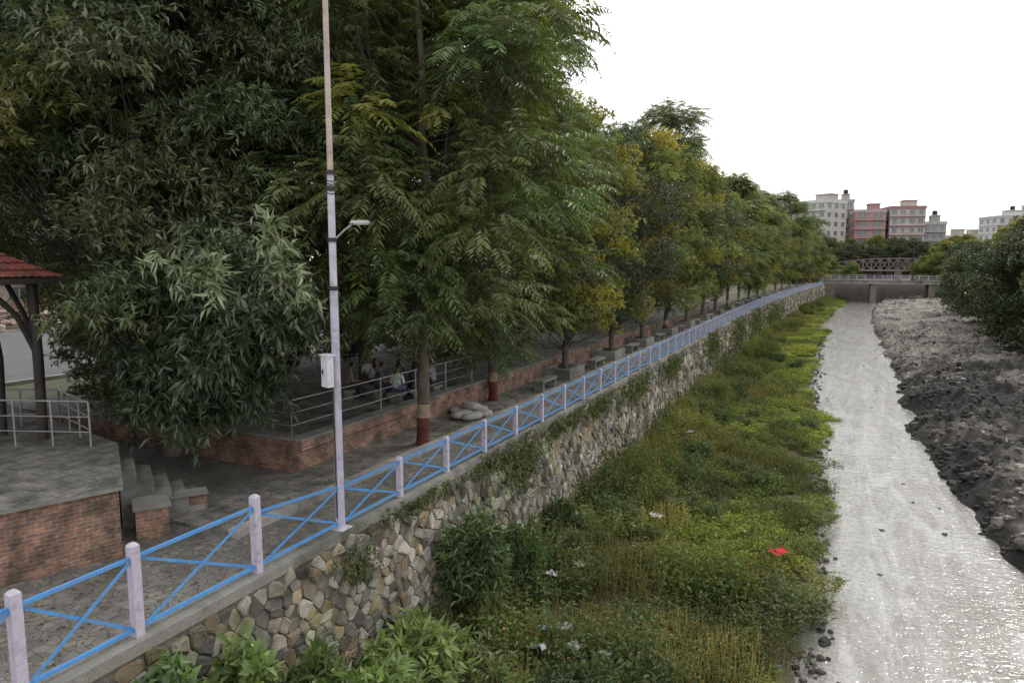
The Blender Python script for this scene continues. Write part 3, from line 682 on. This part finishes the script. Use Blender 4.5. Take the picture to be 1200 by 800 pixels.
# ---------------- bridges ----------------
e=empty('road_bridge');mb=MB()
mb.box((18,204,.55),(62,9,.9),1);mb.box((18,199.4,1.05),(62,.3,.35),1)
for x in (-6,44): mb.box((x,204,-2.5),(10,9.2,5.2),2)
for x in (8,21): mb.box((x,204,-2.6),(1.4,8.2,5.4),2)
mb.box((18,212,-2.5),(60,1,5.3),2)
mb.obj('deck_and_piers',[M_concd,M_conc,surf('abutment_stone',(.17,.145,.125),(.23,.20,.17),1,.95,.4,4)],e)
mb=MB()
for x in np.arange(-12,48,2.0): mb.box((x,199.4,1.8),(.18,.18,1.15),0)
for z in (1.5,1.9,2.3): mb.bar((-13,199.4,z),(49,199.4,z),.10,.10,0)
mb.obj('bridge_railing',[M_lilac],e)
e=empty('truss_bridge');mb=MB()
mar=(.24,.18,.18)
top=lambda x:3.4+2.9*max(0,1-((x-16)/26)**2)+.6
X=np.arange(-8,41,2.4)
for yy_ in (240,246):
    mb.bar((-8,yy_,3.2),(40,yy_,3.2),.4,.5,0,mar)
    for i,x in enumerate(X):
        mb.bar((x,yy_,3.2),(x,yy_,top(x)),.16,.16,0,mar)
        if i<len(X)-1:
            mb.bar((x,yy_,top(x)),(X[i+1],yy_,top(X[i+1])),.25,.25,0,mar)
            mb.bar((x,yy_,3.2),(X[i+1],yy_,top(X[i+1])),.12,.12,0,mar);mb.bar((x,yy_,top(x)),(X[i+1],yy_,3.2),.12,.12,0,mar)
mb.box((16,243,3.1),(50,6,.4),0,(.26,.25,.24))
for x in (-8,16,40): mb.box((x,243,0),(2,6,6),0,(.2,.18,.16))
mb.obj('steel_truss',[M_col],e)

# ---------------- buildings ----------------
def building(name,x,y,w,d,z1,rz,body,trim,storeys,bays,tank=True,z0=0,top=None):
    e=empty(name,(x,y,0));e.rotation_euler=(0,0,rz);h=z1-z0
    mb=MB();mb.box((0,0,z0+h/2),(w,d,h),0,body)
    mb.box((0,-d/2-.0,z1+.0),(w+.3,.25,1.0),0,trim);mb.box((0,d/2,z1),(w+.3,.25,1.0),0,trim);mb.box((-w/2,0,z1),(.25,d-.3,.99),0,trim);mb.box((w/2,0,z1),(.25,d-.3,.99),0,trim)
    mb.box((w*.2,d*.1,z1+1.3),(w*.35,d*.4,2.6),0,top or body);mb.box((w*.2,d*.1,z1+2.7),(w*.42,d*.48,.2),0,trim)
    sh=3.05
    for s in range(storeys):
        zf=z1-sh*(s+1)
        if zf<z0: break
        mb.box((0,-d/2-.35,zf-.02),(w+.2,.7,.16),0,trim)
        mb.box((-w/2-.1,0,zf-.02),(.2,d-.3,.16),0,trim)
        if s%2==0: mb.bar((-w/2,-d/2-.66,zf+.95),(w/2,-d/2-.66,zf+.95),.06,.06,0,(.4,.4,.4))
    mb.obj('walls',[M_col],e)
    mb=MB()
    for s in range(storeys):
        zf=z1-sh*(s+1)
        for b_ in range(bays):
            bx=-w/2+(b_+.5)*w/bays+rng.normal(0,.12);ww=w/bays*rng.uniform(.35,.6)
            mb.box((bx,-d/2-.03,zf+1.6),(ww,.08,1.5),0)
            mb.box((bx,-d/2-.06,zf+.8),(ww+.3,.16,.1),1,(.6,.6,.6));mb.box((bx,-d/2-.06,zf+1.6),(.07,.1,1.5),1,(.6,.6,.6))
        nb=max(2,int(d/3.5))
        for b_ in range(nb):
            by=-d/2+(b_+.5)*d/nb
            for sx in (-1,1):
                mb.box((sx*(w/2+.03),by,zf+1.6),(.08,d/nb*.42,1.4),0);mb.box((sx*(w/2+.05),by,zf+2.4),(.3,d/nb*.5,.08),1,(.5,.5,.5))
    mb.obj('windows',[M_glass,M_col],e)
    if tank:
        mb=MB();mb.tube([(w*.2,d*.1,z1+3.0),(w*.2,d*.1,z1+4.3),(w*.2,d*.1,z1+4.5)],[.8,.8,.25],12,0,(.03,.03,.03),True)
        for k in range(4): mb.box((w*.2+.6*(-1)**k,d*.1+.6*(-1)**(k//2),z1+2.9),(.15,.15,.3),0,(.3,.3,.3))
        mb.obj('water_tank',[M_col],e)
cream=(.48,.45,.41);wh=(.54,.54,.52)  # far facade colours paled and desaturated, distance haze painted into them
building('apartment_building',-8.5,262,15,12,26,-.55,cream,wh,8,5,tank=False)
building('apartment_building',-19,285,9,12,26.5,.2,(.43,.36,.32),wh,8,3,tank=False,top=(.38,.22,.19))
building('apartment_building',-.5,280,6,10,27.5,.2,(.43,.38,.35),(.38,.32,.30),8,2)
building('apartment_building',7.6,270,9.5,11,23.0,.15,(.40,.235,.22),(.44,.36,.34),7,2,tank=False)
building('apartment_building',18.3,273,11,11,24.0,.25,(.47,.41,.39),(.35,.18,.17),7,4,tank=False)
building('house',27.5,279,7,9,19.0,.2,(.36,.34,.32),(.44,.44,.42),6,3)
building('house',37,300,9,9,15,.3,(.42,.38,.33),wh,5,3,tank=False)
building('house',46,330,10,9,16,.3,(.46,.41,.37),wh,5,3,tank=False)
building('apartment_building',56,318,13,12,22.5,.35,wh,(.45,.45,.45),7,4)
building('apartment_building',72,335,12,12,28,.3,(.48,.48,.46),wh,7,3)
building('house',-76,22,14,10,13,1.2,(.62,.6,.56),wh,4,4)
building('house',-78,46,14,12,16,1.4,(.5,.42,.36),wh,5,4)
building('house',-80,72,14,12,13,1.4,(.65,.64,.62),wh,4,4)
mb=MB()
for (a,b_,sag) in (((-12,24,11.2),(16,199,8.5),3),((-12,24,11.0),(18,199,7.6),3.6)):
    t=np.linspace(0,1,24)[:,None];pp=np.array(a)*(1-t)+np.array(b_)*t;pp[:,2]-=sag*4*(t*(1-t))[:,0];mb.tube(pp,.014,5,0)
mb.tube([(16.5,199,1),(16.5,199,9)],.12,8,0);mb.obj('overhead_cable',[M_dark])

# ---------------- people (seated) ----------------
def person(loc,rz,shirt,pants,hairlong=False,lean=.25,skin=(.30,.17,.11)):
    me=bpy.data.meshes.new('sk');s=math.sin(lean);c=math.cos(lean)
    def tz(h,x=0,f=0): return (x,h*s+f*c,.47+h*c-f*s)
    J={};E=[];R={}
    def j(n,p,r,g,par=None):
        J[n]=len(J);R[n]=(p,r,g)
        if par: E.append((J[par],J[n]))
    j('pel',(0,0,.47),.15,1);j('bel',tz(.2),.135,0,'pel');j('che',tz(.4),.15,0,'bel');j('nk0',tz(.52),.075,0,'che');j('nk',tz(.58),.052,2,'nk0');j('hd',tz(.66,0,.02),.05,2,'nk')
    for q,sx in (('l',-1),('r',1)):
        j('sh'+q,tz(.47,sx*.17),.062,0,'che');j('el'+q,tz(.2,sx*.25,.06),.045,0,'sh'+q);j('wr'+q,(sx*.14,.36,.64),.03,2,'el'+q);j('pa'+q,(sx*.11,.43,.635),.034,2,'wr'+q)
        for f in range(5):
            a=(f-2)*.018;L=[.055,.085,.09,.082,.065][f]
            bx=sx*.11+(-sx*.035 if f==0 else a);j('f%d'%f+q,(bx,.45+L*.5,.635),.009,2,'pa'+q);j('g%d'%f+q,(bx,.45+L,.615),.008,2,'f%d'%f+q)
        j('hp'+q,(sx*.1,.05,.47),.095,1,'pel');j('kn'+q,(sx*.14,.46,.5),.065,1,'hp'+q);j('an'+q,(sx*.13,.43,.1),.045,1,'kn'+q);j('to'+q,(sx*.14,.6,.045),.04,3,'an'+q)
    ks=list(R);me.from_pydata([R[k][0] for k in ks],E,[])
    o=bpy.data.objects.new('tmp',me);COL.objects.link(o)
    md=o.modifiers.new('s','SKIN')
    for k,v in zip(ks,me.skin_vertices[0].data): v.radius=(R[k][1],R[k][1]*(.72 if k in('che','bel') else 1));v.use_root=(k=='pel')
    sb=o.modifiers.new('u','SUBSURF');sb.levels=2;sb.render_levels=2
    dg=bpy.context.evaluated_depsgraph_get();m2=bpy.data.meshes.new_from_object(o.evaluated_get(dg));bpy.data.objects.remove(o)
    pts=np.array([R[k][0] for k in ks]);gr=[R[k][2] for k in ks]
    V=np.array([v.co[:] for v in m2.vertices])
    cols=[shirt,pants,skin,(.04,.035,.03)]
    mids=[];mg=[]
    for a,b_ in E:
        for t in (.25,.5,.75,1): mids.append(pts[a]*(1-t)+pts[b_]*t);mg.append(gr[b_] if not(ks[b_].startswith('sh') or ks[b_]=='che') else 0)
    mids=np.array(mids);idx=np.argmin(((V[:,None]-mids[None])**2).sum(2),1);C=np.array([cols[mg[i]] for i in idx])
    mb=MB();F4=[list(p.vertices) for p in m2.polygons if len(p.vertices)==4]
    mb.add(V,F4,0,C,True)
    hc=np.array(tz(.76,0,.04))
    bm=bmesh.new();bmesh.ops.create_icosphere(bm,subdivisions=3,radius=1);HV=np.array([v.co[:] for v in bm.verts]);HF=[[v.index for v in f.verts] for f in bm.faces];bm.free()
    S=HV*np.array([.078,.098,.12]);jaw=HV[:,2]<-.2;S[jaw,0]*=.82;S[jaw,1]*=.9
    nose=(abs(HV[:,0])<.18)&(HV[:,1]>.85)&(abs(HV[:,2]+.12)<.22);S[nose,1]+=.02
    eye=(abs(abs(HV[:,0])-.4)<.13)&(HV[:,1]>.6)&(abs(HV[:,2]-.05)<.12);mouth=(abs(HV[:,0])<.3)&(HV[:,1]>.6)&(abs(HV[:,2]+.5)<.09)
    HC=np.tile(np.array(skin),(len(HV),1));HC[eye]=(.03,.02,.02);HC[mouth]=(.3,.08,.07)
    mb.add(S+hc,HF,0,HC,True)
    for sx in (-1,1): mb.add(IV*np.array([.012,.02,.03])+hc+np.array([sx*.08,-.005,-.01]),IF,0,skin,True)
    K=(HV[:,1]<.35)|(HV[:,2]>.45);hs_=HV*np.array([.088,.108,.13]);hs_[:,1]-=.008
    if hairlong: m_=(HV[:,1]<0)&(HV[:,2]<0);hs_[m_,2]-=.22
    HF2=[f for f in HF if all(K[i] and (HV[i,2]>-.35 or hairlong) for i in f)]
    mb.add(hs_+hc,HF2,0,(.02,.015,.013),True)
    ob=mb.obj('seated_person',[M_col]);ob.location=loc;ob.rotation_euler=(0,0,rz);return ob
PZ=.72
seats=[(-13.6,19.2,.25,(.60,.61,.58),(.1,.12,.2),False),(-13.3,20.0,.9,(.03,.03,.035),(.05,.05,.06),True),(-14.5,19.3,-.5,(.10,.10,.12),(.06,.06,.08),False),(-15.0,21.6,2.9,(.14,.16,.22),(.08,.08,.1),True),(-13.9,21.4,2.2,(.35,.1,.1),(.05,.05,.06),True),(-13.2,21.0,1.5,(.30,.32,.35),(.05,.05,.06),False),(-16.2,20.9,-1.9,(.5,.5,.52),(.1,.1,.1),False),(-15.5,18.9,-.5,(.25,.2,.17),(.06,.06,.07),False),(-15.4,20.1,-1.2,(.32,.33,.36),(.06,.06,.07),True)]
for x,y,r,a,b_,hl in seats: person((x,y,PZ),r,a,b_,hl)
mb=MB()
for x,y,r,*_ in seats:
    mb.box((x,y,PZ+.3),(.55,.42,.1),0,rz=r);mb.box((x,y,PZ+.07),(.34,.3,.36),0,rz=r)
mb.obj('stone_seats',[M_concd])
mb=MB();mb.box((-14.85,20.2,.67),(4.0,4.6,.1),0);mb.obj('seating_plinth',[M_concd])

# ---------------- light, sky, camera ----------------
w=bpy.data.worlds.new('World');scn.world=w;w.use_nodes=True;nt=w.node_tree;bg=nt.nodes['Background']
sk=nt.nodes.new('ShaderNodeTexSky');sk.sky_type='NISHITA';sk.sun_disc=False
EL,AZ=math.radians(42),math.radians(22)
sk.sun_elevation=EL;sk.sun_rotation=AZ;sk.dust_density=6;sk.air_density=1.2
c=mixc(nt,.88,sk.outputs[0],(11.6,11.7,11.8))
nt.links.new(c,bg.inputs['Color']);bg.inputs['Strength'].default_value=.142
sl=bpy.data.lights.new('sun','SUN');sl.energy=1.5;sl.angle=math.radians(12);sl.color=(1,.96,.9);so=bpy.data.objects.new('sun',sl);COL.objects.link(so)
d=Vector((math.sin(AZ)*math.cos(EL),math.cos(AZ)*math.cos(EL),math.sin(EL)));so.rotation_euler=d.to_track_quat('Z','Y').to_euler()
cam=bpy.data.cameras.new('camera');cam.lens=24;cam.sensor_width=36;cam.clip_end=3000;co=bpy.data.objects.new('camera',cam);COL.objects.link(co)
co.location=(0,0,5.5);co.rotation_euler=(math.radians(90-6.56),0,math.radians(25.55));scn.camera=co
scn.view_settings.view_transform='Standard';scn.view_settings.look='None';scn.view_settings.exposure=0
print('done',time.time()-T0)
